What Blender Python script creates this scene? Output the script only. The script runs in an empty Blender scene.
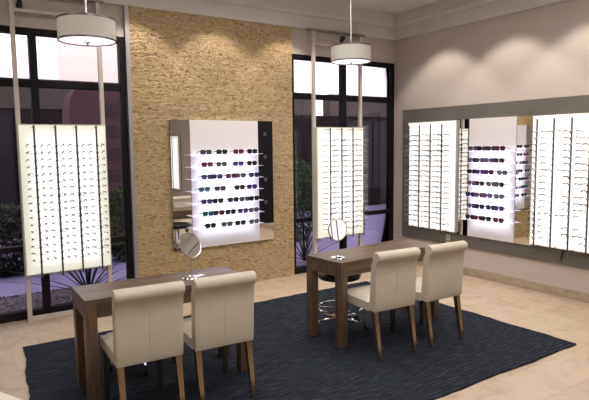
import bpy, math, random
from mathutils import Vector, Matrix
random.seed(7)
S = bpy.context.scene
COL = S.collection
PI = math.pi

# ------------------------------------------------------------------ camera
yaw, pitch, roll = -.5869, -.0987, -.0124
cy_, sy_, cp_, sp_ = math.cos(yaw), math.sin(yaw), math.cos(pitch), math.sin(pitch)
Fv = Vector((-sy_*cp_, cy_*cp_, sp_)); Rv = Vector((cy_, sy_, 0)); Uv = Rv.cross(Fv)
R2 = Rv*math.cos(roll)+Uv*math.sin(roll); U2 = -Rv*math.sin(roll)+Uv*math.cos(roll)
cd = bpy.data.cameras.new('camera'); cam = bpy.data.objects.new('camera', cd); COL.objects.link(cam)
M3 = Matrix((R2, U2, -Fv)).transposed()
cam.matrix_world = Matrix.Translation((-5.9066, -6.134, 1.7482)) @ M3.to_4x4()
cd.sensor_width = 36; cd.lens = 36*549.43/589; cd.clip_start = .05; cd.clip_end = 200
S.camera = cam

# ------------------------------------------------------------------ world, exposure, large lights
S.view_settings.view_transform = 'Standard'; S.view_settings.look = 'None'
S.view_settings.exposure = 0.0; S.view_settings.gamma = 1; S.view_settings.use_curve_mapping = False
S.cycles.use_denoising = True
S.cycles.max_bounces = 8; S.cycles.diffuse_bounces = 4; S.cycles.glossy_bounces = 4; S.cycles.transparent_max_bounces = 12
S.cycles.sample_clamp_indirect = 4.0
S.cycles.caustics_reflective = False; S.cycles.caustics_refractive = False
w = bpy.data.worlds.new('World'); S.world = w; w.use_nodes = True
nt = w.node_tree; nt.nodes.clear()
wo = nt.nodes.new('ShaderNodeOutputWorld'); bg = nt.nodes.new('ShaderNodeBackground')
tc = nt.nodes.new('ShaderNodeTexCoord'); sx = nt.nodes.new('ShaderNodeSeparateXYZ'); rp = nt.nodes.new('ShaderNodeValToRGB')
nt.links.new(tc.outputs['Generated'], sx.inputs[0]); nt.links.new(sx.outputs['Z'], rp.inputs[0])
rp.color_ramp.elements[0].position = .0; rp.color_ramp.elements[0].color = (1, .97, 1, 1)
rp.color_ramp.elements[1].position = .6; rp.color_ramp.elements[1].color = (.86, .86, 1, 1)
nt.links.new(rp.outputs[0], bg.inputs[0]); bg.inputs[1].default_value = 3.2
nt.links.new(bg.outputs[0], wo.inputs[0])

def area(name, loc, size, power, col, rot=(0, 0, 0), sy=None):
    l = bpy.data.lights.new(name, 'AREA'); l.energy = power; l.color = col; l.size = size
    if sy: l.shape = 'RECTANGLE'; l.size_y = sy
    o = bpy.data.objects.new(name, l); o.location = loc; o.rotation_euler = rot; COL.objects.link(o); return o
WARM = (1, .90, .77); NEUT = (1, .965, .925)
area('ceiling_fill_light', (-4.6, -4.6, 3.58), 1.2, 50, NEUT)  # unseen fill lights added below the ceiling for general brightness
area('ceiling_fill_light', (-1.9, -4.4, 3.58), 1.2, 44, NEUT)
area('ceiling_fill_light', (-3.2, -2.2, 3.58), 1.2, 30, NEUT)
area('ceiling_fill_light', (-6.6, -2.4, 3.58), 1.0, 26, NEUT)
area('ceiling_fill_light', (-5.2, -8.2, 3.58), 1.4, 60, NEUT)

# ------------------------------------------------------------------ materials
MATS = {}
def mat(name, col, rough=.5, metal=0., spec=None, emit=None, es=0., coat=0.):
    m = bpy.data.materials.new(name); m.use_nodes = True
    b = m.node_tree.nodes['Principled BSDF']
    b.inputs['Base Color'].default_value = (*col, 1); b.inputs['Roughness'].default_value = rough
    b.inputs['Metallic'].default_value = metal
    if spec is not None: b.inputs['Specular IOR Level'].default_value = spec
    if emit: b.inputs['Emission Color'].default_value = (*emit, 1); b.inputs['Emission Strength'].default_value = es
    if coat: b.inputs['Coat Weight'].default_value = coat
    MATS[name] = m; return m
def N(m, t, **k):
    n = m.node_tree.nodes.new(t)
    for a, v in k.items():
        if a in n.inputs.keys(): n.inputs[a].default_value = v
        else: setattr(n, a, v)
    return n
def L(m, a, b): m.node_tree.links.new(a, b)
def coords(m, scale=(1, 1, 1), rot=(0, 0, 0), which='Object', loc=(0, 0, 0)):
    t = N(m, 'ShaderNodeTexCoord'); mp = N(m, 'ShaderNodeMapping')
    mp.inputs['Scale'].default_value = scale; mp.inputs['Rotation'].default_value = rot; mp.inputs['Location'].default_value = loc
    L(m, t.outputs[which], mp.inputs[0]); return mp.outputs[0]
def bs(m): return m.node_tree.nodes['Principled BSDF']
def ramp(m, fac, stops):
    r = N(m, 'ShaderNodeValToRGB'); e = r.color_ramp.elements
    while len(e) < len(stops): e.new(.5)
    for q, (p, c) in zip(e, stops): q.position = p; q.color = (*c, 1)
    L(m, fac, r.inputs[0]); return r.outputs[0]
def bump(m, fac, s=.2, d=.01):
    b = N(m, 'ShaderNodeBump'); b.inputs['Strength'].default_value = s; b.inputs['Distance'].default_value = d
    L(m, fac, b.inputs['Height']); L(m, b.outputs[0], bs(m).inputs['Normal'])
def noisy(name, c1, c2, scale, rough=.6, bs_=.1, bd=.005, stretch=(1, 1, 1), which='Object', **k):
    m = mat(name, c1, rough, **k); n = N(m, 'ShaderNodeTexNoise'); n.inputs['Scale'].default_value = scale; n.inputs['Detail'].default_value = 5
    L(m, coords(m, stretch, which=which), n.inputs[0])
    L(m, ramp(m, n.outputs[0], [(.3, c1), (.7, c2)]), bs(m).inputs['Base Color'])
    if bs_: bump(m, n.outputs[0], bs_, bd)
    return m

wall_m = noisy('wall_paint', (.55, .49, .465), (.58, .515, .485), 3, .85, .04, .002)
crown_m = noisy('crown_paint', (.64, .63, .62), (.67, .66, .65), 3, .7, .02, .002)
ceil_m = noisy('ceiling_paint', (.72, .70, .68), (.75, .73, .71), 2, .9, .02, .002)
taupe_m = noisy('taupe_panel_laminate', (.125, .118, .108), (.145, .137, .125), 6, .5, .02, .001)
frame_m = mat('bronze_window_frame', (.008, .006, .008), .6, .0, spec=.2)
trimm = mat('grey_edge_trim', (.36, .34, .36), .4, .3)
white_metal = mat('white_powder_coat', (.60, .54, .50), .4)
rail_m = mat('grey_rail', (.22, .22, .22), .4, .4)
chrome = mat('chrome', (.85, .85, .88), .08, 1.)
nickel = mat('brushed_nickel', (.62, .60, .60), .25, 1.)
rod_m = mat('steel_rod', (.085, .08, .085), .45, .3)
mirror_m = mat('mirror_glass', (.86, .86, .86), .01, 1.)
black_m = mat('dark_reflection_strip', (.004, .004, .006), .45, spec=.2)
black_pl = mat('black_plastic', (.012, .012, .014), .4)
dot_m = mat('grey_reflected_dot', (.07, .075, .08), .4)
paper_m = mat('white_card', (.85, .87, .92), .6)
white_lam = mat('white_laminate', (.80, .78, .80), .35)
ivory = mat('ivory_plastic', (.52, .50, .34), .4)

# leather
leather = noisy('cream_leather', (.55, .495, .405), (.60, .545, .45), 9, .42, .18, .004)
seam_m = mat('cream_stitching', (.66, .61, .51), .6)
leg_m = mat('lacquered_leg_wood', (.30, .225, .16), .12, .85)
_n = N(leg_m, 'ShaderNodeTexNoise'); _n.inputs['Scale'].default_value = 14
L(leg_m, coords(leg_m, (6, 6, 1)), _n.inputs[0]); L(leg_m, ramp(leg_m, _n.outputs[0], [(.3, (.26, .19, .13)), (.7, (.34, .26, .18))]), bs(leg_m).inputs['Base Color'])

# wood: grain along local x (tops, aprons) or z (legs)
def wood(name, stretch):
    m = mat(name, (.2, .14, .1), .38)
    v = coords(m, stretch)
    n = N(m, 'ShaderNodeTexNoise'); n.inputs['Scale'].default_value = 1.; n.inputs['Detail'].default_value = 6; n.inputs['Roughness'].default_value = .65; n.inputs['Distortion'].default_value = .6
    L(m, v, n.inputs[0])
    L(m, ramp(m, n.outputs[0], [(.28, (.034, .020, .012)), (.45, (.088, .054, .034)), (.58, (.150, .095, .062)), (.78, (.055, .034, .021))]), bs(m).inputs['Base Color'])
    bump(m, n.outputs[0], .08, .003); return m
wood_x = wood('walnut_grain_long', (1.6, 26, 26)); wood_z = wood('walnut_grain_upright', (30, 30, 1.6))

# floor tile
tile = mat('travertine_tile', (.5, .42, .3), .42)
v = coords(tile, (1, 1, 1), loc=(-2.33+.5*20, 3.69+.38*20, 0))
bt = N(tile, 'ShaderNodeTexBrick'); bt.offset = .5; bt.inputs['Scale'].default_value = 1; bt.inputs['Mortar Size'].default_value = .0035
bt.inputs['Brick Width'].default_value = .5; bt.inputs['Row Height'].default_value = .38; bt.inputs['Mortar Smooth'].default_value = .3
bt.inputs['Color1'].default_value = (.53, .42, .315, 1); bt.inputs['Color2'].default_value = (.565, .455, .345, 1); bt.inputs['Mortar'].default_value = (.38, .30, .225, 1)
L(tile, v, bt.inputs[0])
n = N(tile, 'ShaderNodeTexNoise'); n.inputs['Scale'].default_value = 5; n.inputs['Detail'].default_value = 7; n.inputs['Distortion'].default_value = .8
L(tile, v, n.inputs[0])
mx = N(tile, 'ShaderNodeMix', data_type='RGBA', blend_type='MULTIPLY'); mx.inputs[0].default_value = .9
L(tile, bt.outputs[0], mx.inputs[6]); L(tile, ramp(tile, n.outputs[0], [(.3, (.74, .70, .64)), (.5, (.95, .93, .9)), (.72, (1, 1, 1))]), mx.inputs[7])
L(tile, mx.outputs[2], bs(tile).inputs['Base Color'])
base_tile = noisy('travertine_baseboard', (.34, .27, .19), (.47, .39, .29), 9, .4, .05, .003, (1, 1, 1))

# woven navy rug: weave ridges along x
rug_m = mat('navy_woven_wool', (.01, .013, .022), .95, spec=.2)
v = coords(rug_m, (7, 62, 1)); n = N(rug_m, 'ShaderNodeTexNoise'); n.inputs['Scale'].default_value = 1; n.inputs['Detail'].default_value = 4; n.inputs['Roughness'].default_value = .7
L(rug_m, v, n.inputs[0])
L(rug_m, ramp(rug_m, n.outputs[0], [(.30, (.005, .007, .012)), (.50, (.014, .018, .030)), (.72, (.060, .070, .098))]), bs(rug_m).inputs['Base Color'])
wv = N(rug_m, 'ShaderNodeTexWave', wave_type='BANDS', bands_direction='Y'); wv.inputs['Scale'].default_value = 8; wv.inputs['Distortion'].default_value = 1.5; wv.inputs['Detail'].default_value = 3
L(rug_m, coords(rug_m, (1, 1, 1)), wv.inputs[0])
ad = N(rug_m, 'ShaderNodeMath', operation='ADD'); L(rug_m, wv.outputs[1], ad.inputs[0]); L(rug_m, n.outputs[0], ad.inputs[1])
bump(rug_m, ad.outputs[0], .8, .012)

# stacked ledge stone: colour of each stone in an attribute
stone_m = mat('split_face_ledge_stone', (.5, .36, .2), .9, spec=.2)
at = N(stone_m, 'ShaderNodeAttribute'); at.attribute_name = 'stone_tint'
n = N(stone_m, 'ShaderNodeTexNoise'); n.inputs['Scale'].default_value = 40; n.inputs['Detail'].default_value = 5
L(stone_m, coords(stone_m, (1, 1, 1.6)), n.inputs[0])
L(stone_m, ramp(stone_m, at.outputs['Fac'], [(0, (.36, .26, .14)), (.22, (.56, .42, .235)), (.55, (.65, .50, .295)), (.8, (.71, .565, .36)), (1, (.62, .52, .37))]), (mx := N(stone_m, 'ShaderNodeMix', data_type='RGBA', blend_type='MULTIPLY')).inputs[6])
mx.inputs[0].default_value = 1
L(stone_m, ramp(stone_m, n.outputs[0], [(.3, (.72, .70, .66)), (.65, (1, 1, 1))]), mx.inputs[7]); L(stone_m, mx.outputs[2], bs(stone_m).inputs['Base Color'])
bump(stone_m, n.outputs[0], .6, .008)

# glass pane: tinted, reflecting
glass_m = bpy.data.materials.new('tinted_window_glass'); glass_m.use_nodes = True; g = glass_m.node_tree; g.nodes.clear()
o_ = g.nodes.new('ShaderNodeOutputMaterial'); tr = g.nodes.new('ShaderNodeBsdfTransparent'); gl = g.nodes.new('ShaderNodeBsdfGlossy'); ms = g.nodes.new('ShaderNodeMixShader'); fr = g.nodes.new('ShaderNodeFresnel')
tr.inputs[0].default_value = (.84, .81, .84, 1); gl.inputs['Roughness'].default_value = .01; gl.inputs[0].default_value = (.55, .55, .6, 1); fr.inputs[0].default_value = 1.45
g.links.new(fr.outputs[0], ms.inputs[0]); g.links.new(tr.outputs[0], ms.inputs[1]); g.links.new(gl.outputs[0], ms.inputs[2]); g.links.new(ms.outputs[0], o_.inputs[0])

def acrylic(name, tint, e, es):
    m = bpy.data.materials.new(name); m.use_nodes = True; g = m.node_tree; g.nodes.clear()
    o_ = g.nodes.new('ShaderNodeOutputMaterial'); tr = g.nodes.new('ShaderNodeBsdfTransparent'); gl = g.nodes.new('ShaderNodeBsdfPrincipled'); ms = g.nodes.new('ShaderNodeMixShader')
    tr.inputs[0].default_value = (*tint, 1); gl.inputs['Base Color'].default_value = (*tint, 1); gl.inputs['Roughness'].default_value = .15
    gl.inputs['Emission Color'].default_value = (*e, 1); gl.inputs['Emission Strength'].default_value = es; ms.inputs[0].default_value = .30
    g.links.new(tr.outputs[0], ms.inputs[1]); g.links.new(gl.outputs[0], ms.inputs[2]); g.links.new(ms.outputs[0], o_.inputs[0]); return m
acr = acrylic('edge_lit_acrylic', (.93, .90, 1), (.88, .84, 1), .7)
led_m = mat('led_strip', (.9, .9, 1), .5, emit=(.78, .80, 1), es=3)

# backlit diffuser: falloff towards its rim is painted into the emission colour
def lightbox_mat(name, col, rim, es, w_, h_, soft=.12):
    m = mat(name, (.75, .74, .7), .5)
    t = N(m, 'ShaderNodeTexCoord'); s = N(m, 'ShaderNodeSeparateXYZ'); L(m, t.outputs['Generated'], s.inputs[0])
    def edge(out, size):
        a = N(m, 'ShaderNodeMath', operation='SUBTRACT'); L(m, out, a.inputs[0]); a.inputs[1].default_value = .5
        b = N(m, 'ShaderNodeMath', operation='ABSOLUTE'); L(m, a.outputs[0], b.inputs[0])
        c = N(m, 'ShaderNodeMapRange', interpolation_type='SMOOTHSTEP'); L(m, b.outputs[0], c.inputs[0])
        c.inputs['From Min'].default_value = .5; c.inputs['From Max'].default_value = .5-soft/size; c.inputs['To Min'].default_value = 0; c.inputs['To Max'].default_value = 1
        return c.outputs[0]
    k = N(m, 'ShaderNodeMath', operation='MULTIPLY'); L(m, edge(s.outputs[0], w_), k.inputs[0]); L(m, edge(s.outputs[2], h_), k.inputs[1])
    c = ramp(m, k.outputs[0], [(0, rim), (1, col)]); L(m, c, bs(m).inputs['Emission Color']); bs(m).inputs['Emission Strength'].default_value = es
    return m
lb_win = lightbox_mat('backlit_diffuser', (1, 1, 1), (.45, .46, .37), 1.0, .84, 1.5, .17)
lb_wall = lightbox_mat('backlit_diffuser_cool', (1, 1, 1), (.66, .64, .64), .92, .87, 1.5, .06)
lb_shelf = lightbox_mat('backlit_acrylic_panel', (.88, .90, 1), (.10, .10, .17), 1.0, .95, 1.12, .17)
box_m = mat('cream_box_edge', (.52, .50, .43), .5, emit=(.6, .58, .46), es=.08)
shade_m = noisy('linen_lampshade', (.46, .45, .41), (.52, .51, .47), 60, .9, .1, .001, (1, 1, 1), emit=(.9, .8, .65), es=.10)
diff_m = mat('lamp_diffuser', (.9, .9, .9), .4, emit=(1, .92, 1), es=1.3)
rimm = mat('lamp_rim_metal', (.20, .17, .19), .35, .8)

# ------------------------------------------------------------------ mesh building
class MB:
    def __init__(s): s.v = []; s.f = []; s.m = []; s.sm = []
    def add(s, vs, fs, mi=0, smooth=False, T=None):
        b = len(s.v)
        s.v += [tuple(T @ Vector(q)) if T else tuple(q) for q in vs]
        for f in fs: s.f.append([b+i for i in f]); s.m.append(mi); s.sm.append(smooth)
        return s
    def box(s, x0, x1, y0, y1, z0, z1, mi=0, T=None):
        x0, x1 = min(x0, x1), max(x0, x1); y0, y1 = min(y0, y1), max(y0, y1); z0, z1 = min(z0, z1), max(z0, z1)
        vs = [(x, y, z) for z in (z0, z1) for y in (y0, y1) for x in (x0, x1)]
        return s.add(vs, [(0, 2, 3, 1), (4, 5, 7, 6), (0, 1, 5, 4), (2, 6, 7, 3), (0, 4, 6, 2), (1, 3, 7, 5)], mi, False, T)
    def tube(s, pts, r, n=8, mi=0, cap=True, closed=False, T=None):
        pts = [Vector(p) for p in pts]; k = len(pts); rs = r if isinstance(r, (list, tuple)) else [r]*k
        up = None; vs = []
        for i, p in enumerate(pts):
            if closed: d = pts[(i+1) % k]-pts[i-1]
            else: d = pts[min(i+1, k-1)]-pts[max(i-1, 0)]
            d.normalize()
            if up is None: up = Vector((0, 0, 1)) if abs(d.z) < .9 else Vector((1, 0, 0))
            a = d.cross(up)
            if a.length < 1e-5: a = d.orthogonal()
            a.normalize(); b = d.cross(a).normalized(); up = -b if (-b).dot(up) > 0 else b
            for j in range(n):
                t = 2*PI*j/n; vs.append(p+a*math.cos(t)*rs[i]+b*math.sin(t)*rs[i])
        fs = []
        for i in range(k if closed else k-1):
            for j in range(n):
                q = ((i+1) % k)*n; fs.append((i*n+j, i*n+(j+1) % n, q+(j+1) % n, q+j))
        if cap and not closed: fs += [tuple(range(n))[::-1], tuple((k-1)*n+j for j in range(n))]
        return s.add(vs, fs, mi, True, T)
    def lathe(s, prof, n=32, mi=0, T=None):
        vs = []; fs = []; k = len(prof)
        for j in range(n):
            t = 2*PI*j/n
            for (r, z) in prof: vs.append((r*math.cos(t), r*math.sin(t), z))
        for j in range(n):
            q = ((j+1) % n)*k
            for i in range(k-1): fs.append((j*k+i, q+i, q+i+1, j*k+i+1))
        return s.add(vs, fs, mi, True, T)
    def prism(s, prof, x0, x1, mi=0, smooth=False, T=None):      # profile in (y, z), extruded along x
        k = len(prof); vs = [(x0, y, z) for y, z in prof]+[(x1, y, z) for y, z in prof]
        fs = [(i, (i+1) % k, k+(i+1) % k, k+i) for i in range(k)]+[tuple(range(k))[::-1], tuple(range(k, 2*k))]
        return s.add(vs, fs, mi, smooth, T)
    def build(s, name, mats, parent=None, loc=None, rot=None, bevel=0, seg=2, angle=35, smooth=False):
        me = bpy.data.meshes.new(name); me.from_pydata([tuple(q) for q in s.v], [], s.f)
        mats = mats if isinstance(mats, (list, tuple)) else [mats]
        for m in mats: me.materials.append(m)
        for p, mi, sm in zip(me.polygons, s.m, s.sm): p.material_index = mi; p.use_smooth = sm or smooth or bevel > 0
        me.update()
        import bmesh
        bm = bmesh.new(); bm.from_mesh(me); bmesh.ops.recalc_face_normals(bm, faces=bm.faces); bm.to_mesh(me); bm.free()
        me.set_sharp_from_angle(angle=math.radians(angle))
        o = bpy.data.objects.new(name, me); COL.objects.link(o)
        if parent: o.parent = parent
        if loc: o.location = loc
        if rot: o.rotation_euler = rot
        if bevel:
            b = o.modifiers.new('edge', 'BEVEL'); b.width = bevel; b.segments = seg; b.limit_method = 'ANGLE'; b.angle_limit = math.radians(40); b.harden_normals = True
        return o
def tag(o, label=None, cat=None, group=None, kind=None):
    for k, v in (('label', label), ('category', cat), ('group', group), ('kind', kind)):
        if v: o[k] = v
    return o
def thing(name, label, cat, loc=(0, 0, 0), rz=0, group=None):
    o = bpy.data.objects.new(name, None); COL.objects.link(o); o.location = loc; o.rotation_euler = (0, 0, rz); o.empty_display_size = .1
    return tag(o, label, cat, group)
def struct(name, mb, m, **k): return tag(mb.build(name, m, **k), kind='structure')
def copy_tree(o, parent=None):
    c = o.copy(); COL.objects.link(c)
    if parent: c.parent = parent; c.matrix_parent_inverse = o.matrix_parent_inverse.copy()
    for ch in list(o.children): copy_tree(ch, c)
    return c

# ------------------------------------------------------------------ room shell
XL, YF, ZC = -9.5, -10.0, 3.62
struct('floor', MB().box(XL-.2, .15, YF-.2, .15, -.12, 0), tile)
struct('ceiling', MB().box(XL-.2, .2, YF-.2, .2, ZC, ZC+.1), ceil_m)
struct('wall_right', MB().box(0, .15, YF, .15, 0, ZC), wall_m)
struct('wall_left', MB().box(XL-.15, XL, YF, .15, 0, ZC), wall_m)
struct('wall_front', MB().box(XL, 0, YF-.15, YF, 0, ZC), wall_m)
WT = 2.95
wb = MB().box(XL, 0, 0, .15, WT, ZC).box(XL, -6.25, 0, .15, 0, WT).box(-4.03, -1.87, 0, .15, 0, WT)
struct('wall_back', wb, wall_m)
# crown: two stepped lips under the ceiling
cp = [(.0, 3.28), (-.045, 3.28), (-.055, 3.31), (-.06, 3.44), (-.105, 3.45), (-.13, 3.48), (-.14, ZC), (0, ZC)]
struct('trim_crown_back', MB().prism(cp, XL, 0), crown_m)
cr = MB().prism(cp, YF, 0); cr.v = [(y, x, z) for x, y, z in cr.v]
struct('trim_crown_right', cr, crown_m)
bb = MB().box(-.015, 0, YF, 0, 0, .10)
struct('baseboard_right', bb, base_tile, bevel=.003)

# stone feature wall: every ledge stone with its own depth and tint, one mesh
st = MB(); tints = []
z = 0.; x0s, x1s = -3.99, -1.865
while z < 3.28-.005:
    h = min(random.uniform(.010, .017), 3.28-z)
    if 3.28-(z+h) < .01: h = 3.28-z
    x = x0s
    while x < x1s-.001:
        l = random.uniform(.022, .060)
        if x1s-(x+l) < .03: l = x1s-x
        d = random.uniform(.029, .039)
        b = len(st.v)
        y1 = -d+random.uniform(-.003, .003)
        st.v += [(x, 0, z), (x+l, 0, z), (x+l, 0, z+h), (x, 0, z+h), (x+.001, -d, z+.001), (x+l-.001, y1, z+.001), (x+l-.001, y1-.002, z+h-.001), (x+.001, -d, z+h-.001)]
        for f in ((4, 5, 6, 7), (0, 1, 5, 4), (3, 7, 6, 2), (0, 4, 7, 3), (1, 2, 6, 5)): st.f.append([b+i for i in f]); st.m.append(0); st.sm.append(False)
        tints += [min(1, max(0, random.gauss(.5, .24)))]*5
        x += l
    z += h
so = struct('wall_back_stone_cladding', st, stone_m)
a = so.data.attributes.new('stone_tint', 'FLOAT', 'FACE')
for i, t in enumerate(tints): a.data[i].value = t

# windows
def window(name, x0, x1, mull):
    fw = .062
    y0, y1 = .0, .10
    f = MB()
    f.box(x0, x1, y0, y1, WT-fw, WT).box(x0, x1, y0-.01, y1, 0, .085)
    f.box(x0, x0+fw, y0, y1, .085, WT-fw).box(x1-fw, x1, y0, y1, .085, WT-fw)
    w0 = tag(f.build(name, frame_m, bevel=.004), kind='structure')
    xs = [x0+fw]+[v for m in mull for v in (m-.036, m+.036)]+[x1-fw]
    for m in mull: MB().box(m-.036, m+.036, y0+.005, y1-.005, .085, WT-fw).build('mullion', frame_m, w0, bevel=.003)
    for i in range(0, len(xs), 2):
        for zc, hh in ((2.405, .036), (.73, .028)): MB().box(xs[i], xs[i+1], y0+.012, y1-.012, zc-hh, zc+hh).build('transom_bar', frame_m, w0, bevel=.003)
        for za, zb in ((.085, .702), (.758, 2.369), (2.441, WT-fw)):
            MB().box(xs[i], xs[i+1], .048, .054, za, zb).build('window_pane', glass_m, w0)
    return w0
window('window_1', -6.25, -4.03, [-4.955])
window('window_2', -1.87, -.0, [-.955])
struct('trim_stone_edge', MB().box(-4.035, -3.992, -.05, .0, 0, 3.28), trimm)

# ------------------------------------------------------------------ rug
rg = MB(); nx, ny = 40, 28; X0, X1, Y0, Y1 = -5.305, -1.335, -3.645, -.90
def rugp(i, j):
    u, v_ = i/nx, j/ny; x = X0+(X1-X0)*u; y = Y0+(Y1-Y0)*v_
    x -= .29*(1-u)*(1-v_)
    if i in (0, nx): x += .008*math.sin(y*9)+.004*math.sin(y*31)
    if j in (0, ny): y += .006*math.sin(x*7)+.003*math.sin(x*23)
    return x, y
top = [(*rugp(i, j), .014+.0015*math.sin(i*1.9+j*2.3)) for j in range(ny+1) for i in range(nx+1)]
bot = [(x, y, .001) for x, y, z_ in top]; k = (nx+1)*(ny+1)
fs = [(j*(nx+1)+i, j*(nx+1)+i+1, (j+1)*(nx+1)+i+1, (j+1)*(nx+1)+i) for j in range(ny) for i in range(nx)]
fs += [tuple(k+q for q in f[::-1]) for f in fs]
ring = [i for i in range(nx+1)]+[j*(nx+1)+nx for j in range(1, ny+1)]+[ny*(nx+1)+i for i in range(nx-1, -1, -1)]+[j*(nx+1) for j in range(ny-1, 0, -1)]
fs += [(ring[i], ring[(i+1) % len(ring)], k+ring[(i+1) % len(ring)], k+ring[i]) for i in range(len(ring))]
tag(MB().add(top+bot, fs, 0, True).build('area_rug', rug_m), 'large navy woven area rug under both desks', 'rug')

# ------------------------------------------------------------------ desks
def desk(x, y, rz, Lx, W, label):
    t = thing('desk', label, 'desk', (x, y, .0155), rz, 'walnut fitting desks')
    H = .745; e = .078
    MB().box(0, Lx, -W, 0, H-.034, H).build('tabletop', wood_x, t, bevel=.003)
    for y0, y1 in ((-.026, -.002), (-W+.002, -W+.026)): MB().box(e, Lx-e, y0, y1, H-.128, H-.036).build('apron', wood_x, t, bevel=.002)
    for x0, x1 in ((.002, .026), (Lx-.026, Lx-.002)): MB().box(x0, x1, -W+e, -e, H-.128, H-.036).build('apron', wood_z, t, bevel=.002)
    for lx in (.001, Lx-e-.001+.002):
        for ly in (-.001-e, -W+.001): MB().box(lx, lx+e-.002, ly, ly+e, 0, H-.035).build('leg', wood_z, t, bevel=.003)
    return t
desk(-5.105, -2.032, -.032, 1.19, .44, 'walnut parsons desk in front of the stone wall, round mirror and card on it')
desk(-3.105, -2.100, .0694, 1.32, .467, 'walnut parsons desk in front of the corner window, mirror on its end')

# ------------------------------------------------------------------ parsons chairs
def make_chair():
    t = thing('parsons_chair', '', 'chair', (0, 0, 0), 0, 'cream parsons chairs at the desks')
    W = .211
    # back: side profile with a scrolled top
    prof = [(-.165, .47), (-.170, .40), (-.238, .392), (-.247, .42), (-.252, .55), (-.258, .68), (-.264, .785)]
    c = (-.252, .842); r = .043
    for a in range(222, -40, -20):   # scroll: from under the roll around to the front
        prof.append((c[0]+(-.004)+r*math.cos(math.radians(a))*1.12, c[1]+r*math.sin(math.radians(a))))
    prof += [(-.196, .77), (-.186, .66), (-.176, .54)]
    b = MB(); nseg = 14
    xs = [(-W, .90), (-W+.006, .965), (-W+.016, 1.)] + [(-W+.016+(2*W-.032)*i/8, 1.) for i in range(1, 8)] + [(W-.016, 1.), (W-.006, .965), (W, .90)]
    cy = sum(p[0] for p in prof)/len(prof)
    spine = lambda z_: -.205-.03*max(0, (z_-.42))/.5
    vs = []; k = len(prof)
    for x, s in xs:
        flare = 1+.03*max(0, 0)
        for (y, z_) in prof:
            m0 = spine(z_) if z_ < .78 else c[0]; mz = z_ if z_ < .78 else c[1]
            xx = x*(1+.035*max(0, z_-.45)/.5)
            vs.append((xx, m0+(y-m0)*s, (mz+(z_-mz)*s) if z_ >= .78 else z_))
    fs = [(i*k+j, i*k+(j+1) % k, (i+1)*k+(j+1) % k, (i+1)*k+j) for i in range(len(xs)-1) for j in range(k)]
    fs += [tuple(range(k))[::-1], tuple((len(xs)-1)*k+j for j in range(k))]
    back = b.add(vs, fs, 0, True).build('backrest', leather, t, angle=60)
    sm = MB().tube([(0, y-.0015, z_) for y, z_ in [(-.246, .41), (-.252, .55), (-.258, .68), (-.264, .785)]], .0022, 6)
    sm.build('seam', seam_m, back)
    # seat: padded block, crowned top
    sb = MB(); n_ = 10; y0, y1 = -.165, .245; zt = .485; vs = []; fs = []
    def ins(u): return min(1, min(u, 1-u)*7)
    for j in range(n_+1):
        for i in range(n_+1):
            u, v_ = i/n_, j/n_
            e_ = ins(u)**.5*ins(v_)**.5
            vs.append((-W+.003+2*(W-.003)*u, y0+(y1-y0)*v_, zt-.03+.03*e_+.012*math.sin(PI*u)*math.sin(PI*v_)))
    q = len(vs)
    vs += [(x, y, .385) for x, y, _ in vs]
    g_ = n_+1
    for j in range(n_):
        for i in range(n_):
            f = (j*g_+i, j*g_+i+1, (j+1)*g_+i+1, (j+1)*g_+i); fs.append(f); fs.append(tuple(q+a_ for a_ in f[::-1]))
    rgx = [i for i in range(g_)]+[j*g_+n_ for j in range(1, g_)]+[n_*g_+i for i in range(n_-1, -1, -1)]+[j*g_ for j in range(n_-1, 0, -1)]
    fs += [(rgx[i], rgx[(i+1) % len(rgx)], q+rgx[(i+1) % len(rgx)], q+rgx[i]) for i in range(len(rgx))]
    sb.add(vs, fs, 0, True).build('seat', leather, t, angle=50)
    for sx_ in (-1, 1):
        for rear in (1, 0):
            lx = sx_*(W-.026); yt = -.205 if rear else .215; yb = -.275 if rear else .222
            a_, b_ = .022, .015
            vs = [(lx+dx*a_, yt+dy*a_, .39) for dx, dy in ((-1, -1), (1, -1), (1, 1), (-1, 1))]+[(lx+dx*b_, yb+dy*b_, 0) for dx, dy in ((-1, -1), (1, -1), (1, 1), (-1, 1))]
            MB().add(vs, [(0, 1, 2, 3), (7, 6, 5, 4), (0, 4, 5, 1), (1, 5, 6, 2), (2, 6, 7, 3), (3, 7, 4, 0)]).build('leg', leg_m, t, bevel=.003)
    return t
chair0 = make_chair()
for i, (x, y, rz, lab) in enumerate([
    (-4.805, -2.605, -.05, 'cream leather parsons chair at the stone-wall desk, on the side of the wide window'),
    (-4.297, -2.63, -.06, 'cream leather parsons chair at the stone-wall desk, in front of the table mirror and card'),
    (-2.775, -2.685, -.07, 'cream leather parsons chair at the corner-window desk, closer to the black stool'),
    (-2.23, -2.72, -.04, 'cream leather parsons chair at the corner-window desk, on the side of the sunglasses wall')]):
    c = chair0 if i == 0 else copy_tree(chair0)
    c.location = (x, y, .0155); c.rotation_euler = (0, 0, rz); c['label'] = lab

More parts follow.
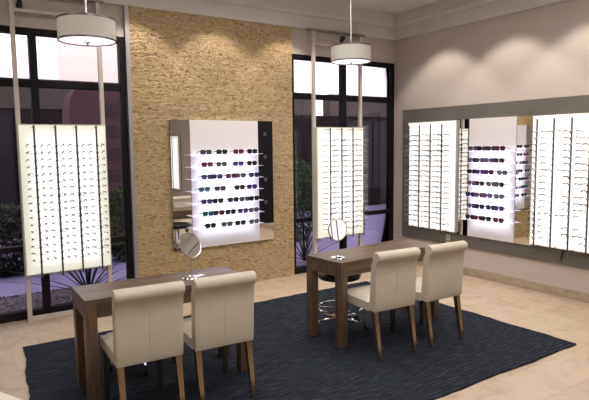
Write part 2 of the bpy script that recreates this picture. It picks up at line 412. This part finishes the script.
# ------------------------------------------------------------------ stools
def make_stool():
    t = thing('drafting_stool', '', 'stool', (0, 0, 0), 0, 'round stools under the desks')
    MB().lathe([(0, .545), (.12, .548), (.175, .545), (.198, .53), (.203, .508), (.196, .485), (.17, .478), (0, .478)], 36).build('seat', black_pl, t)
    MB().lathe([(0, .48), (.022, .48), (.022, .33), (.028, .32), (.028, .11), (.04, .10), (.04, .065), (0, .065)], 20).build('column', chrome, t)
    rg_ = MB().tube([(.215*math.cos(2*PI*i/40), .215*math.sin(2*PI*i/40), .20) for i in range(40)], .010, 8, closed=True)
    for i in range(3):
        a_ = 2*PI*i/3+.4; rg_.tube([(.027*math.cos(a_), .027*math.sin(a_), .20), (.212*math.cos(a_), .212*math.sin(a_), .20)], .006, 8)
    rg_.build('foot_ring', chrome, t)
    bs_ = MB()
    for i in range(5):
        a_ = 2*PI*i/5+.25; bs_.tube([(.03*math.cos(a_), .03*math.sin(a_), .095), (.15*math.cos(a_), .15*math.sin(a_), .082), (.255*math.cos(a_), .255*math.sin(a_), .066)], [.018, .014, .010], 8)
    bs_.build('base', chrome, t)
    for i in range(5):
        a_ = 2*PI*i/5+.25; T = Matrix.Translation((.262*math.cos(a_), .262*math.sin(a_), .027)) @ Matrix.Rotation(a_+1.1, 4, 'Z') @ Matrix.Rotation(PI/2, 4, 'Y')
        cs = MB().lathe([(0, -.011), (.02, -.011), (.026, -.007), (.026, .007), (.02, .011), (0, .011)], 16, 0, T)
        cs.tube([(.262*math.cos(a_), .262*math.sin(a_), .03), (.258*math.cos(a_), .258*math.sin(a_), .07)], .006, 6)
        cs.build('caster', black_pl, t)
    return t
s0 = make_stool(); s0.location = (-2.735, -2.115, .0155); s0['label'] = 'black round stool with chrome foot ring under the corner-window desk'
s1 = copy_tree(s0); s1.location = (-4.57, -1.86, .0155); s1.rotation_euler = (0, 0, .5); s1['label'] = 'black round stool behind the stone-wall desk, mostly hidden by a chair'

# ------------------------------------------------------------------ eyewear racks
def rod_part(t, x, y, z0, z1, n, zt, dz, ax='x'):
    m = MB().tube([(x, y, z0), (x, y, z1)], .0095, 8)
    for i in range(n):
        zz = zt-i*dz
        m.box(x-.014, x+.014, y-.014, y-.002, zz-.008, zz+.002)
    for zz in (z0+.02, z1-.02): m.tube([(x, y, zz), (x, y+.125, zz)], .004, 6)
    return m.build('rod', rod_m, t)
NR, DZ, ZT = 18, .0703, 1.806
WB = .84; WW = .87
def window_rack(loc, label, rows):
    t = thing('eyewear_rack', label, 'display rack', loc, 0, 'backlit eyewear racks in the windows')
    for x in (.024, WB-.004): MB().box(x-.021, x+.021, .0, .042, 0, 3.255).build('post', white_metal, t, bevel=.002)
    for z0, z1, nm in ((0, .045, 'foot_rail'), (3.075, 3.105, 'crossbar')): MB().box(.045, WB-.025, .006, .036, z0, z1).build(nm, white_metal, t, bevel=.002)
    MB().box(-.06, WB+.06, -.01, .05, 3.255, 3.279).build('ceiling_track', rail_m, t, bevel=.002)
    b = MB().box(0, WB, -.075, -.001, .485, 1.99).build('light_box', box_m, t, bevel=.004)
    MB().box(.012, WB-.012, -.080, -.0745, .497, 1.978).build('diffuser', lb_win, b)
    for k in range(4): rod_part(t, .128+.194*k, -.205, .48, 1.975, rows, ZT-(.03 if rows == 17 else 0), DZ)
    return t
window_rack((-5.165, -.112, 0), 'floor-to-soffit white metal rack with lit eyewear panel before the cropped wide window', 17)
window_rack((-1.585, -.112, 0), 'floor-to-soffit white metal rack with lit eyewear panel before the corner window', 18)
def wall_rack(y, label):
    t = thing('eyewear_rack', label, 'display rack', (-.032, y, 0), -PI/2, 'backlit eyewear racks on the taupe wall band')
    b = MB().box(0, WW, -.058, -.0005, .56, 2.055).build('light_box', box_m, t, bevel=.004)
    MB().box(.006, WW-.006, -.063, -.0575, .566, 2.049).build('diffuser', lb_wall, b)
    for k in range(4): rod_part(t, .135+.2*k, -.185, .555, 2.01, 18, 1.86, DZ)
    return t
wall_rack(-.385, 'backlit wall rack of eyeglasses on four rods next to the room corner')
wall_rack(-2.355, 'backlit wall rack of eyeglasses on four rods beyond the sunglasses panel')

wall_rack(-6.68, 'backlit wall rack farther along the wall, seen in the table mirror')
wall_rack(-8.55, 'backlit wall rack far down the wall, seen in the strip mirror by the stone')
# taupe band on the right wall
struct('trim_wall_band', MB().box(-.032, -.0, -5.4, -.21, .376, 2.247), taupe_m, bevel=.003)

# sunglasses panels with edge-lit shelves
SHZ = [1.655-.1452*i for i in range(7)]
def shelf_unit(loc, rz, x0, x1, label, mirrors, black):
    t = thing('sunglasses_display', label, 'display panel', loc, rz, 'wall panels of edge-lit sunglasses shelves')
    bp = MB().box(x0, x1, -.03, -.0005, .54, 2.062).build('back_panel', white_lam, t, bevel=.002)
    MB().box(x0+.004, x1-.004, -.0315, -.0295, .60, 1.72).build('backlit_zone', lb_shelf, bp)
    for a_, b_ in mirrors: MB().box(a_, b_, -.022, -.0005, .54, 2.062).build('mirror', mirror_m, t)
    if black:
        a_, b_ = black; k = MB().box(a_, b_, -.03, -.0005, .755, 2.062).build('dark_reflection_strip', black_m, t, bevel=.002)  # dark mirror reflection and its grey dots painted as strip and plates
        for q in range(4): MB().box((a_+b_)/2-.028, (a_+b_)/2+.012, -.034, -.0295, 1.9-.29*q-.022, 1.9-.29*q+.022).build('reflected_dot', dot_m, k)
        MB().box(a_, b_, -.022, -.0005, .54, .753).build('mirror', mirror_m, t)
    for z_ in SHZ:
        s_ = MB().box(x0-.02, x1+.0, -.155, -.032, z_-.0045, z_).build('shelf', acr, t)
        MB().box(x0+.01, x1-.01, -.036, -.0305, z_-.009, z_-.0045).build('led_strip', led_m, s_)
    return t
shelf_unit((0, -.047, 0), 0, -3.335, -2.42, 'lit sunglasses shelves on the stone wall with mirror strips, one with painted dark reflection', [(-3.57, -3.337)], (-2.418, -2.205))
# stand-off cleat behind the stone wall unit is the stone itself
shelf_unit((-.0325, 0, 0), -PI/2, 1.44, 2.125, 'lit sunglasses shelves between two wall mirrors on the taupe band', [(1.262, 1.438), (2.127, 2.345)], None)

# ------------------------------------------------------------------ eyeglasses
tm = [mat('temple_black', (.012, .012, .015), .3), mat('temple_brown', (.05, .025, .015), .3), mat('temple_gunmetal', (.10, .10, .11), .3, .7), mat('temple_plum', (.06, .02, .05), .3)]
rims = [mat('rim_silver', (.62, .62, .64), .3, .6), mat('rim_dark', (.05, .045, .05), .35), mat('rim_gold', (.6, .5, .33), .3, .6)]
def rim_pts(cx, w_, h_, n_, sq=.0, dz=0):
    p = []
    for i in range(n_):
        a_ = 2*PI*i/n_; c_, s_ = math.cos(a_), math.sin(a_)
        k_ = 1+sq*(abs(c_*s_))*1.2
        p.append((cx+w_*c_*k_, 0, dz+h_*s_*k_))
    return p
def glasses_mesh(rim_r, tem_r, sq, h_, tl=.112):
    m = MB()
    for s_ in (-1, 1):
        m.tube(rim_pts(s_*.034, .0255, h_, 12, sq), rim_r, 4, 0, closed=True)
        m.tube([(s_*.060, 0, .006), (s_*.067, .004, .007), (s_*.068, .03, .007), (s_*.066, tl-.028, .005), (s_*.064, tl, -.014)], tem_r, 4, 1)
        m.box(s_*.064-.008, s_*.064+.006, -.002, .012, .000, .012, 1)
    m.tube([(-.010, 0, .004), (0, -.002, .008), (.010, 0, .004)], rim_r*1.3, 4, 0)
    return m
protos = []
for i in range(6):
    m = glasses_mesh([.0015, .0022, .0013][i % 3], [.0050, .0058, .0040][i % 3], [0, .5, .3][i % 3], [.016, .014, .018][i % 3])
    o = m.build('eyeglasses', [rims[[0, 1, 0, 2, 0, 0][i]], tm[[0, 0, 2, 1, 3, 0][i]]]); protos.append(o.data); bpy.data.objects.remove(o)
full = glasses_mesh(.0030, .0030, .6, .017).build('eyeglasses', [tm[0], tm[0]]); fullm = full.data; bpy.data.objects.remove(full)
ORD = 'first second third fourth fifth sixth seventh eighth ninth tenth eleventh twelfth thirteenth fourteenth fifteenth sixteenth seventeenth eighteenth'.split()
def put_glasses(data, x, y, z_, rz, label, group):
    o = bpy.data.objects.new('eyeglasses', data); COL.objects.link(o); o.location = (x, y, z_); o.rotation_euler = (random.uniform(-.05, .05), random.uniform(-.04, .04), rz+random.uniform(-.06, .06))
    tag(o, label, 'eyeglasses', group)
for k in range(4):
    for i in range(17):
        put_glasses(random.choice(protos), -5.165+.128+.194*k, -.332, ZT-.03-DZ*i+.004, 0, 'eyeglasses on the wide-window rack, %s rod from stone wall, %s row down' % (ORD[3-k], ORD[i]), 'eyeglasses on the wide-window rack')
    for i in range(18):
        put_glasses(random.choice(protos), -1.585+.128+.194*k, -.332, ZT-DZ*i+.004, 0, 'eyeglasses on the corner-window rack, %s rod from stone wall, %s row down' % (ORD[k], ORD[i]), 'eyeglasses on the corner-window rack')
    for i in range(18):
        put_glasses(random.choice(protos), -.232, -.385-.135-.2*k, 1.864-DZ*i, -PI/2, 'eyeglasses on the corner wall rack, %s rod from room corner, %s row down' % (ORD[k], ORD[i]), 'eyeglasses on the corner wall rack')
for k in range(4):
    for i in range(18):
        if k == 1 and random.random() < .85: continue
        if k in (2, 3) and random.random() < .25: continue
        dk = (k == 0 and i in (13, 14, 15, 16))
        put_glasses(fullm if dk else random.choice(protos), -.232, -2.355-.135-.2*k, 1.864-DZ*i, -PI/2, '%seyeglasses on the rack past the sunglasses, %s rod from them, %s row down' % ('thick black ' if dk else '', ORD[k], ORD[i]), 'eyeglasses on the rack past the sunglasses')

# ------------------------------------------------------------------ sunglasses on the shelves
COLS = {'black': (.008, .008, .012), 'plum': (.10, .012, .06), 'navy': (.012, .02, .12), 'tortoise': (.07, .028, .012), 'violet': (.09, .04, .22), 'teal': (.02, .16, .20), 'smoke grey': (.12, .12, .15), 'wine red': (.14, .012, .025)}
sg = {}
for nme, c_ in COLS.items():
    fm = mat('acetate_'+nme.replace(' ', '_'), c_, .2); lm = mat('tinted_lens_'+nme.replace(' ', '_'), tuple(min(1, q*.6+.012) for q in c_), .08, coat=.5)
    m = glasses_mesh(.0044, .0040, .55, .0215, .10)
    f = m.build('sunglasses', [fm, fm]); le = MB()
    for s_ in (-1, 1):
        p = rim_pts(s_*.034, .025, .0205, 12, .55)
        le.add([(x, -.0008, z_) for x, _, z_ in p]+[(x, .0012, z_) for x, _, z_ in p], [tuple(range(12)), tuple(range(12, 24))[::-1]]+[(i, (i+1) % 12, 12+(i+1) % 12, 12+i) for i in range(12)])
    l_ = le.build('lenses', lm); sg[nme] = (f.data, l_.data); bpy.data.objects.remove(f); bpy.data.objects.remove(l_)
def put_sun(nme, x, y, z_, rz, label, group):
    o = bpy.data.objects.new('sunglasses', sg[nme][0]); COL.objects.link(o); o.location = (x, y, z_+.0290); o.rotation_euler = (0, 0, rz+random.uniform(-.08, .08)); o.scale = (1.10, 1, 1.08)
    tag(o, label, 'sunglasses', group)
    l_ = bpy.data.objects.new('lenses', sg[nme][1]); COL.objects.link(l_); l_.parent = o
NAV, PL, BK, TO, VI, TE, GR, WI = 'navy', 'plum', 'black', 'tortoise', 'violet', 'teal', 'smoke grey', 'wine red'
ROWA = [[(202, BK), (217.6, BK), (234.5, WI), (249, BK)], [(203, WI), (217, GR), (234, VI), (248.5, BK)], [(202.5, NAV), (212, NAV), (226.5, PL), (236, GR), (250.5, NAV)],
        [(199.5, TE), (215, BK), (235, TO), (248, VI)], [(201.5, VI), (212.5, BK), (228, BK), (240, GR), (250, BK)], [(202.5, TE), (213, TO), (225, BK), (238, VI), (249.5, GR)],
        [(204.5, BK), (221, GR), (235, BK), (249.5, GR)]]
for i, row in enumerate(ROWA):
    for j, (px, cn) in enumerate(row):
        x = -3.345+(px-190)/(256-190)*.87
        put_sun(cn, x, -.186, SHZ[i], 0, '%s sunglasses on the stone-wall unit, %s shelf down, %s pair from mirror' % (cn, ORD[i], ORD[j]), 'sunglasses on the stone-wall shelves')
ROWB = [[(473, PL), (482.4, BK), (492, BK), (500.5, PL)], [(472, NAV), (480.3, GR), (490, VI), (500, TO)], [(472, BK), (481, VI), (490, PL), (503.5, GR)],
        [(472, PL), (480.5, BK), (493, TO), (500.7, BK)], [(471, NAV), (480.4, PL), (489, VI), (501, GR)], [(472.2, NAV), (481, BK), (493, BK), (501, VI)],
        [(471, BK), (480, WI), (488, BK), (501, PL)]]
for i, row in enumerate(ROWB):
    for j, (px, cn) in enumerate(row):
        y = -1.44-(px-470)/(517-470)*.66-.11
        put_sun(cn, -.170, y, SHZ[i], -PI/2, '%s sunglasses on the taupe-wall unit, %s shelf down, %s pair from the corner-side mirror' % (cn, ORD[i], ORD[j]), 'sunglasses on the taupe-wall shelves')

# ------------------------------------------------------------------ pendant lamps
def make_lamp():
    t = thing('pendant_lamp', '', 'lamp', (0, 0, 0), 0, 'drum pendant lamps')
    R, h = .218, .16
    sh = MB().lathe([(R, -h/2), (R+.001, 0), (R, h/2), (R-.004, h/2), (R-.004, -h/2), (R, -h/2)], 64).build('shade', shade_m, t)
    for z_ in (-h/2, h/2): MB().lathe([(R-.006, z_-.007), (R+.003, z_-.007), (R+.003, z_+.006), (R-.006, z_+.006), (R-.006, z_-.007)], 64).build('rim', rimm, sh)
    MB().lathe([(0, -h/2-.012), (.12, -h/2-.010), (R-.012, -h/2+.002), (R-.006, -h/2+.004), (0, -h/2+.008)], 48).build('diffuser', diff_m, t)
    MB().lathe([(0, -h/2-.045), (.008, -h/2-.040), (.010, -h/2-.028), (.006, -h/2-.020), (.022, -h/2-.016), (.024, -h/2-.011), (0, -h/2-.010)], 20).build('finial', nickel, t)
    st_ = MB().tube([(0, 0, -h/2+.01), (0, 0, ZC-2.70-.02)], .0095, 12)
    st_.lathe([(0, h/2-.01), (.03, h/2-.01), (.03, h/2+.01), (.016, h/2+.03), (0, h/2+.03)], 20)
    for a_ in (0, 1, 2):
        q = 2*PI*a_/3; st_.tube([(0, 0, h/2-.002), (R*math.cos(q)*.985, R*math.sin(q)*.985, h/2-.002)], .004, 6)
    st_.build('stem', nickel, t)
    MB().lathe([(0, ZC-2.70-.03), (.05, ZC-2.70-.03), (.062, ZC-2.70-.012), (.062, ZC-2.70), (0, ZC-2.70)], 28).build('canopy', nickel, t)
    return t
l0 = make_lamp(); l0.location = (-4.79, -1.52, 2.675); l0['label'] = 'linen drum pendant lamp hanging before the wide window, over the stone-wall desk'
l1 = copy_tree(l0); l1.location = (-1.98, -1.38, 2.735); l1['label'] = 'linen drum pendant lamp hanging before the corner window beyond the other desk'
for x, y in ((-4.79, -1.52), (-1.98, -1.38)):
    area('pendant_bulb', (x, y, 2.595), .36, 11, (1, .9, .85)).data.shape = 'DISK'

# ------------------------------------------------------------------ recessed downlights that graze the walls
def downlight(x, y, label, power):
    t = thing('recessed_downlight', label, 'ceiling light', (x, y, ZC), 0, 'recessed wall-washing downlights')
    MB().lathe([(.055, -.001), (.085, -.006), (.088, -.001), (.088, .0), (.055, .0)], 28).build('trim_ring', white_metal, t)
    MB().lathe([(0, -.0015), (.055, -.0015), (.055, .0), (0, .0)], 24).build('lamp_face', diff_m, t)
    l = bpy.data.lights.new('downlight_beam', 'SPOT'); l.energy = power; l.color = WARM; l.spot_size = math.radians(94); l.spot_blend = .34; l.shadow_soft_size = .03
    o = bpy.data.objects.new('downlight_beam', l); o.location = (x, y, ZC-.02); COL.objects.link(o)
for y, lab in ((-.99, 'recessed downlight over the corner wall rack'), (-2.03, 'recessed downlight over the taupe-wall sunglasses'), (-2.95, 'recessed downlight over the rack past the sunglasses'), (-3.98, 'recessed downlight at the far end of the taupe band')):
    downlight(-.60, y, lab, 58)
for x, lab in ((-3.97, 'recessed downlight at the wide-window edge of the stone wall'), (-2.97, 'recessed downlight over the stone-wall sunglasses unit'), (-1.97, 'recessed downlight at the corner-window edge of the stone wall')):
    downlight(x, -.54, lab, 52)

# ------------------------------------------------------------------ table mirrors and card
def table_mirror(loc, rz, tilt, label, R=.098):
    t = thing('table_mirror', label, 'mirror', loc, rz, 'round table mirrors on the desks')
    MB().lathe([(0, .0), (.062, .0), (.066, .004), (.062, .010), (.018, .016), (.010, .026), (0, .026)], 32).build('base', chrome, t)
    MB().tube([(0, 0, .02), (0, 0, .158)], .0045, 10).build('stem', chrome, t)
    T = Matrix.Translation((0, 0, .155+R)) @ Matrix.Rotation(tilt, 4, 'X') @ Matrix.Rotation(PI/2, 4, 'X')
    h = MB().lathe([(R-.006, -.005), (R, -.006), (R+.003, 0), (R, .006), (R-.006, .005), (R-.006, -.005)], 44, 0, T)
    h.lathe([(0, -.004), (R-.006, -.004)], 44, 0, T)
    hd = h.build('mirror_frame', nickel, t)
    MB().lathe([(0, .0045), (R-.0055, .0045), (R-.0055, -.002), (0, -.002)], 44, 0, T).build('mirror_glass', mirror_m, hd)
    return t
DT = .0155+.745
table_mirror((-4.305, -2.30, DT), .30, -.41, 'round chrome table mirror on the stone-wall desk beside a white card')
table_mirror((-2.965, -2.385, DT), -.05, -.10, 'round chrome table mirror on the end of the corner-window desk')
tag(MB().box(-.05, .05, -.028, .028, 0, .003).build('card', paper_m, loc=(-4.235, -2.27, DT+.0005), rot=(0, 0, .25)), 'small white card lying beside the table mirror on the stone-wall desk', 'card')

t = thing('side_table', 'pale side table of which only a top corner shows at the lower picture corner', 'table', (-5.925, -3.71, 0), math.atan2(-.9, .44))
MB().box(-.30, .30, -.285, .285, .67, .70).build('tabletop', mat('pale_laminate', (.72, .66, .56), .4), t, bevel=.004)
for x in (-.26, .26):
    for y in (-.245, .245): MB().box(x-.02, x+.02, y-.02, y+.02, 0, .669).build('leg', white_metal, t, bevel=.002)
# outlet plate, cable stub, small fixtures
t = thing('wall_outlet', 'small ivory outlet plate on the taupe band behind the corner-window desk chair', 'outlet', (-.033, -1.10, .452), -PI/2)
MB().box(-.035, .035, -.006, 0, -.057, .057).build('plate', ivory, t, bevel=.002)
for q in (-.025, .025): MB().box(-.012, .012, -.0075, -.0055, q-.011, q+.011).build('socket', black_pl, t)
tag(MB().tube([(-.034, -2.745, .545), (-.06, -2.74, .50), (-.05, -2.725, .43)], .009, 8).build('cable', black_pl), 'short black cable stub hanging below the rack past the sunglasses', 'cable')
def track_spot(loc, label):
    t = thing('track_spotlight', label, 'spotlight', loc)
    MB().tube([(0, .06, .03), (0, .02, .03), (0, 0, 0)], .008, 8).build('bracket', black_pl, t)
    T = Matrix.Rotation(math.radians(60), 4, 'X')
    MB().lathe([(0, -.05), (.026, -.05), (.03, -.03), (.024, .03), (0, .035)], 18, 0, T).build('body', black_pl, t)
track_spot((-1.08, -.12, 3.19), 'small black spotlight at the soffit behind the corner-window pendant lamp')
track_spot((-5.07, -.12, 3.15), 'small black spotlight at the soffit above the wide window')

# ------------------------------------------------------------------ outside
patio = noisy('lavender_grey_concrete', (.185, .155, .26), (.225, .19, .31), 4, .9, .1, .004)
gravel_m = noisy('dark_gravel', (.05, .038, .045), (.13, .10, .115), 45, .95, .8, .02)
struct('ground_patio', MB().box(-14, 10, .15, 12, -.2, -.06), patio)
gr = MB()
tag(MB().box(-9, -3.1, .16, 1.25, -.058, -.035).build('gravel_bed', gravel_m), 'dark gravel bed outside the wide window', 'gravel', kind='stuff')
stm = [noisy('gravel_stone_a', (.06, .048, .054), (.11, .085, .095), 20, .95, .2), noisy('gravel_stone_b', (.13, .10, .115), (.19, .155, .17), 20, .95, .2)]
gs = MB()
for i in range(1500):
    r = random.uniform(.008, .024); c_ = Vector((random.uniform(-6, -3.3), random.uniform(.2, 1.25), -.034+r*.3))
    vs = [c_+Vector((random.gauss(0, 1), random.gauss(0, 1), random.gauss(0, .6))).normalized()*r for _ in range(1)]
    T = Matrix.Translation(c_) @ Matrix.Rotation(random.uniform(0, 6), 4, 'Z')
    q = [(r, 0, 0), (-r, 0, 0), (0, r*.8, 0), (0, -r*.8, 0), (0, 0, r*.6), (0, 0, -r*.6)]
    gs.add(q, [(0, 2, 4), (2, 1, 4), (1, 3, 4), (3, 0, 4), (2, 0, 5), (1, 2, 5), (3, 1, 5), (0, 3, 5)], random.randrange(2), True, T)
tag(gs.build('loose_gravel', stm), 'loose stones strewn over the gravel bed outside the wide window', 'gravel', kind='stuff')

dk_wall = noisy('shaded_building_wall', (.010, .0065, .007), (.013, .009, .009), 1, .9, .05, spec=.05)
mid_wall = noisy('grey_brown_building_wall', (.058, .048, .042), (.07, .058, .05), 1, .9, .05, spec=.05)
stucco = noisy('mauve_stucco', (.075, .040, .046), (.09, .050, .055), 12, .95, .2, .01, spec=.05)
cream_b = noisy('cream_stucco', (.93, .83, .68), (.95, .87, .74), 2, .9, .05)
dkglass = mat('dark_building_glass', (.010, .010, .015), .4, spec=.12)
# low building across the patio
def shop_building():
    t = thing('shop_building', 'low dark building across the patio behind both windows', 'building', (0, 6.2, -.06))
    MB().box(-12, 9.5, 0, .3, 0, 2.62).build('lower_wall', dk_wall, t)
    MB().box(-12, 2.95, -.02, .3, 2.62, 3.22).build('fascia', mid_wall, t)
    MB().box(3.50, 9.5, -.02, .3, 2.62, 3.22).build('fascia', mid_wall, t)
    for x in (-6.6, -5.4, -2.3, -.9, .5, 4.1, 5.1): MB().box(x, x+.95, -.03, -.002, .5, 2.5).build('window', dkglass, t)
shop_building()
t = thing('tall_building', 'tall cream stucco building rising behind the low building', 'building', (-2.9, 9.5, -.06))
MB().box(0, 6.0, 0, 3, 0, 7.5).build('wall', cream_b, t); MB().box(-.1, 6.1, -.1, 3.1, 7.5, 7.7).build('cornice', cream_b, t)
# mauve pillar with rounded shoulder and square niches, their shade painted as dark plates
t = thing('stucco_pillar', 'mauve stucco pillar with square niches outside the wide window', 'pillar', (0, 3.2, -.06))
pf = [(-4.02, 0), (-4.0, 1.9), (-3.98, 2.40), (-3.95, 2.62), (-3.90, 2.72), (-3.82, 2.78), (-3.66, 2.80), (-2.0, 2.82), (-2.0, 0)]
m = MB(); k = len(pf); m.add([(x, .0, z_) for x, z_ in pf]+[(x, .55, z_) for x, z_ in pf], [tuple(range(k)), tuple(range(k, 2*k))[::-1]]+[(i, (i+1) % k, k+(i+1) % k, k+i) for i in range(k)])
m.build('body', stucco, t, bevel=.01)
nm_ = noisy('recess_shade_paint', (.028, .016, .02), (.035, .02, .024), 3, .9)
for z_ in (2.34, 1.98, 1.62, 1.26, .9):
    MB().box(-3.44, -3.22, -.012, 0, z_, z_+.19).build('recess_shade_plate', nm_, t)

# plants
def leafmat(n_, a_, b_): return noisy(n_, a_, b_, 8, .85, .1, spec=.15)
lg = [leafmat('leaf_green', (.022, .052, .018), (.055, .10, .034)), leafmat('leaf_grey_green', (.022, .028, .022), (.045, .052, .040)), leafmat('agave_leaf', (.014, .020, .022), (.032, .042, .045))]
stem_w = noisy('woody_stem', (.06, .04, .03), (.09, .06, .045), 20, .9)
def bush(cx, cy, z0, rx, rz_, n_, m_, label, leaf=.05, cat='shrub', name='leafy_shrub', taper=False):
    t = thing(name, label, cat, (cx, cy, z0))
    b = MB()
    for i in range(n_):
        while True:
            u = Vector((random.uniform(-1, 1), random.uniform(-1, 1), random.uniform(-1, 1)))
            if u.length < 1: break
        u = u.normalized()*(u.length**.4)
        wz = (1-.45*(u.z*.5+.5)) if taper else 1
        p = Vector((u.x*rx*wz, u.y*rx*wz, rz_+u.z*rz_))
        T = Matrix.Translation(p) @ Matrix.Rotation(random.uniform(0, 6.28), 4, 'Z') @ Matrix.Rotation(random.uniform(-1.2, 1.2), 4, 'X')
        s_ = leaf*random.uniform(.6, 1.3)
        b.add([(0, -s_*.1, 0), (s_*.3, s_*.4, .006), (0, s_, 0), (-s_*.3, s_*.4, .006)], [(0, 1, 2, 3)], 0, False, T)
    b.build('foliage', m_, t)
    s_ = MB()
    for i in range(5):
        a_ = i*1.3; s_.tube([(0, 0, -.02), (rx*.2*math.cos(a_), rx*.2*math.sin(a_), rz_*.6), (rx*.5*math.cos(a_), rx*.5*math.sin(a_), rz_*1.3)], [.012, .009, .004], 6)
    s_.build('stem', stem_w, t)
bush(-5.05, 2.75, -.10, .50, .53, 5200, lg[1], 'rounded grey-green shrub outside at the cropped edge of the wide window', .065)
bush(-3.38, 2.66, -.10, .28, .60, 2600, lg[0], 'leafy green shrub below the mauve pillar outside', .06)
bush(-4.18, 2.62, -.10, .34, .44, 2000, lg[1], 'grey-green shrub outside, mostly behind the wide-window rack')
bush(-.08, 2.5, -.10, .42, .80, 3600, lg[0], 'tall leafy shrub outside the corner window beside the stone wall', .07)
def agave(cx, cy, n_, ln, label):
    t = thing('agave_plant', label, 'plant', (cx, cy, -.04))
    for i in range(n_):
        a_ = i*2.399+random.uniform(-.2, .2); el = .22+1.15*(i/n_)+random.uniform(-.1, .1); l_ = ln*random.uniform(.8, 1.1)
        dx, dy = math.cos(a_), math.sin(a_); px_, py_ = -dy, dx
        if dy < 0: l_ = min(l_, (cy-.24)/(-dy*math.cos(el)*1.17))
        b = MB(); vs = []; K = 6
        for q in range(K+1):
            s_ = q/K; r_ = l_*s_*math.cos(el)*(1+.15*s_); z_ = l_*s_*math.sin(el)*(1-.22*s_*s_)+.01; w_ = .017*(1-s_)**.6*(1 if s_ > .1 else .8)+.001
            c_ = Vector((dx*r_, dy*r_, z_)); sd = Vector((px_, py_, 0))*w_
            vs += [c_-sd, c_+sd, c_+Vector((0, 0, -.010*(1-s_)-.001))]
        fs_ = []
        for q in range(K):
            for u in range(3): fs_.append((q*3+u, q*3+(u+1) % 3, q*3+3+(u+1) % 3, q*3+3+u))
        fs_ += [(2, 1, 0), (K*3, K*3+1, K*3+2)]
        b.add(vs, fs_, 0, True).build('leaf', lg[2], t, angle=50)
agave(-4.36, .80, 22, 1.05, 'spiky agave in the gravel outside, behind the wide-window rack')
agave(-1.12, .80, 22, 1.0, 'spiky agave outside the corner window near the stone wall')
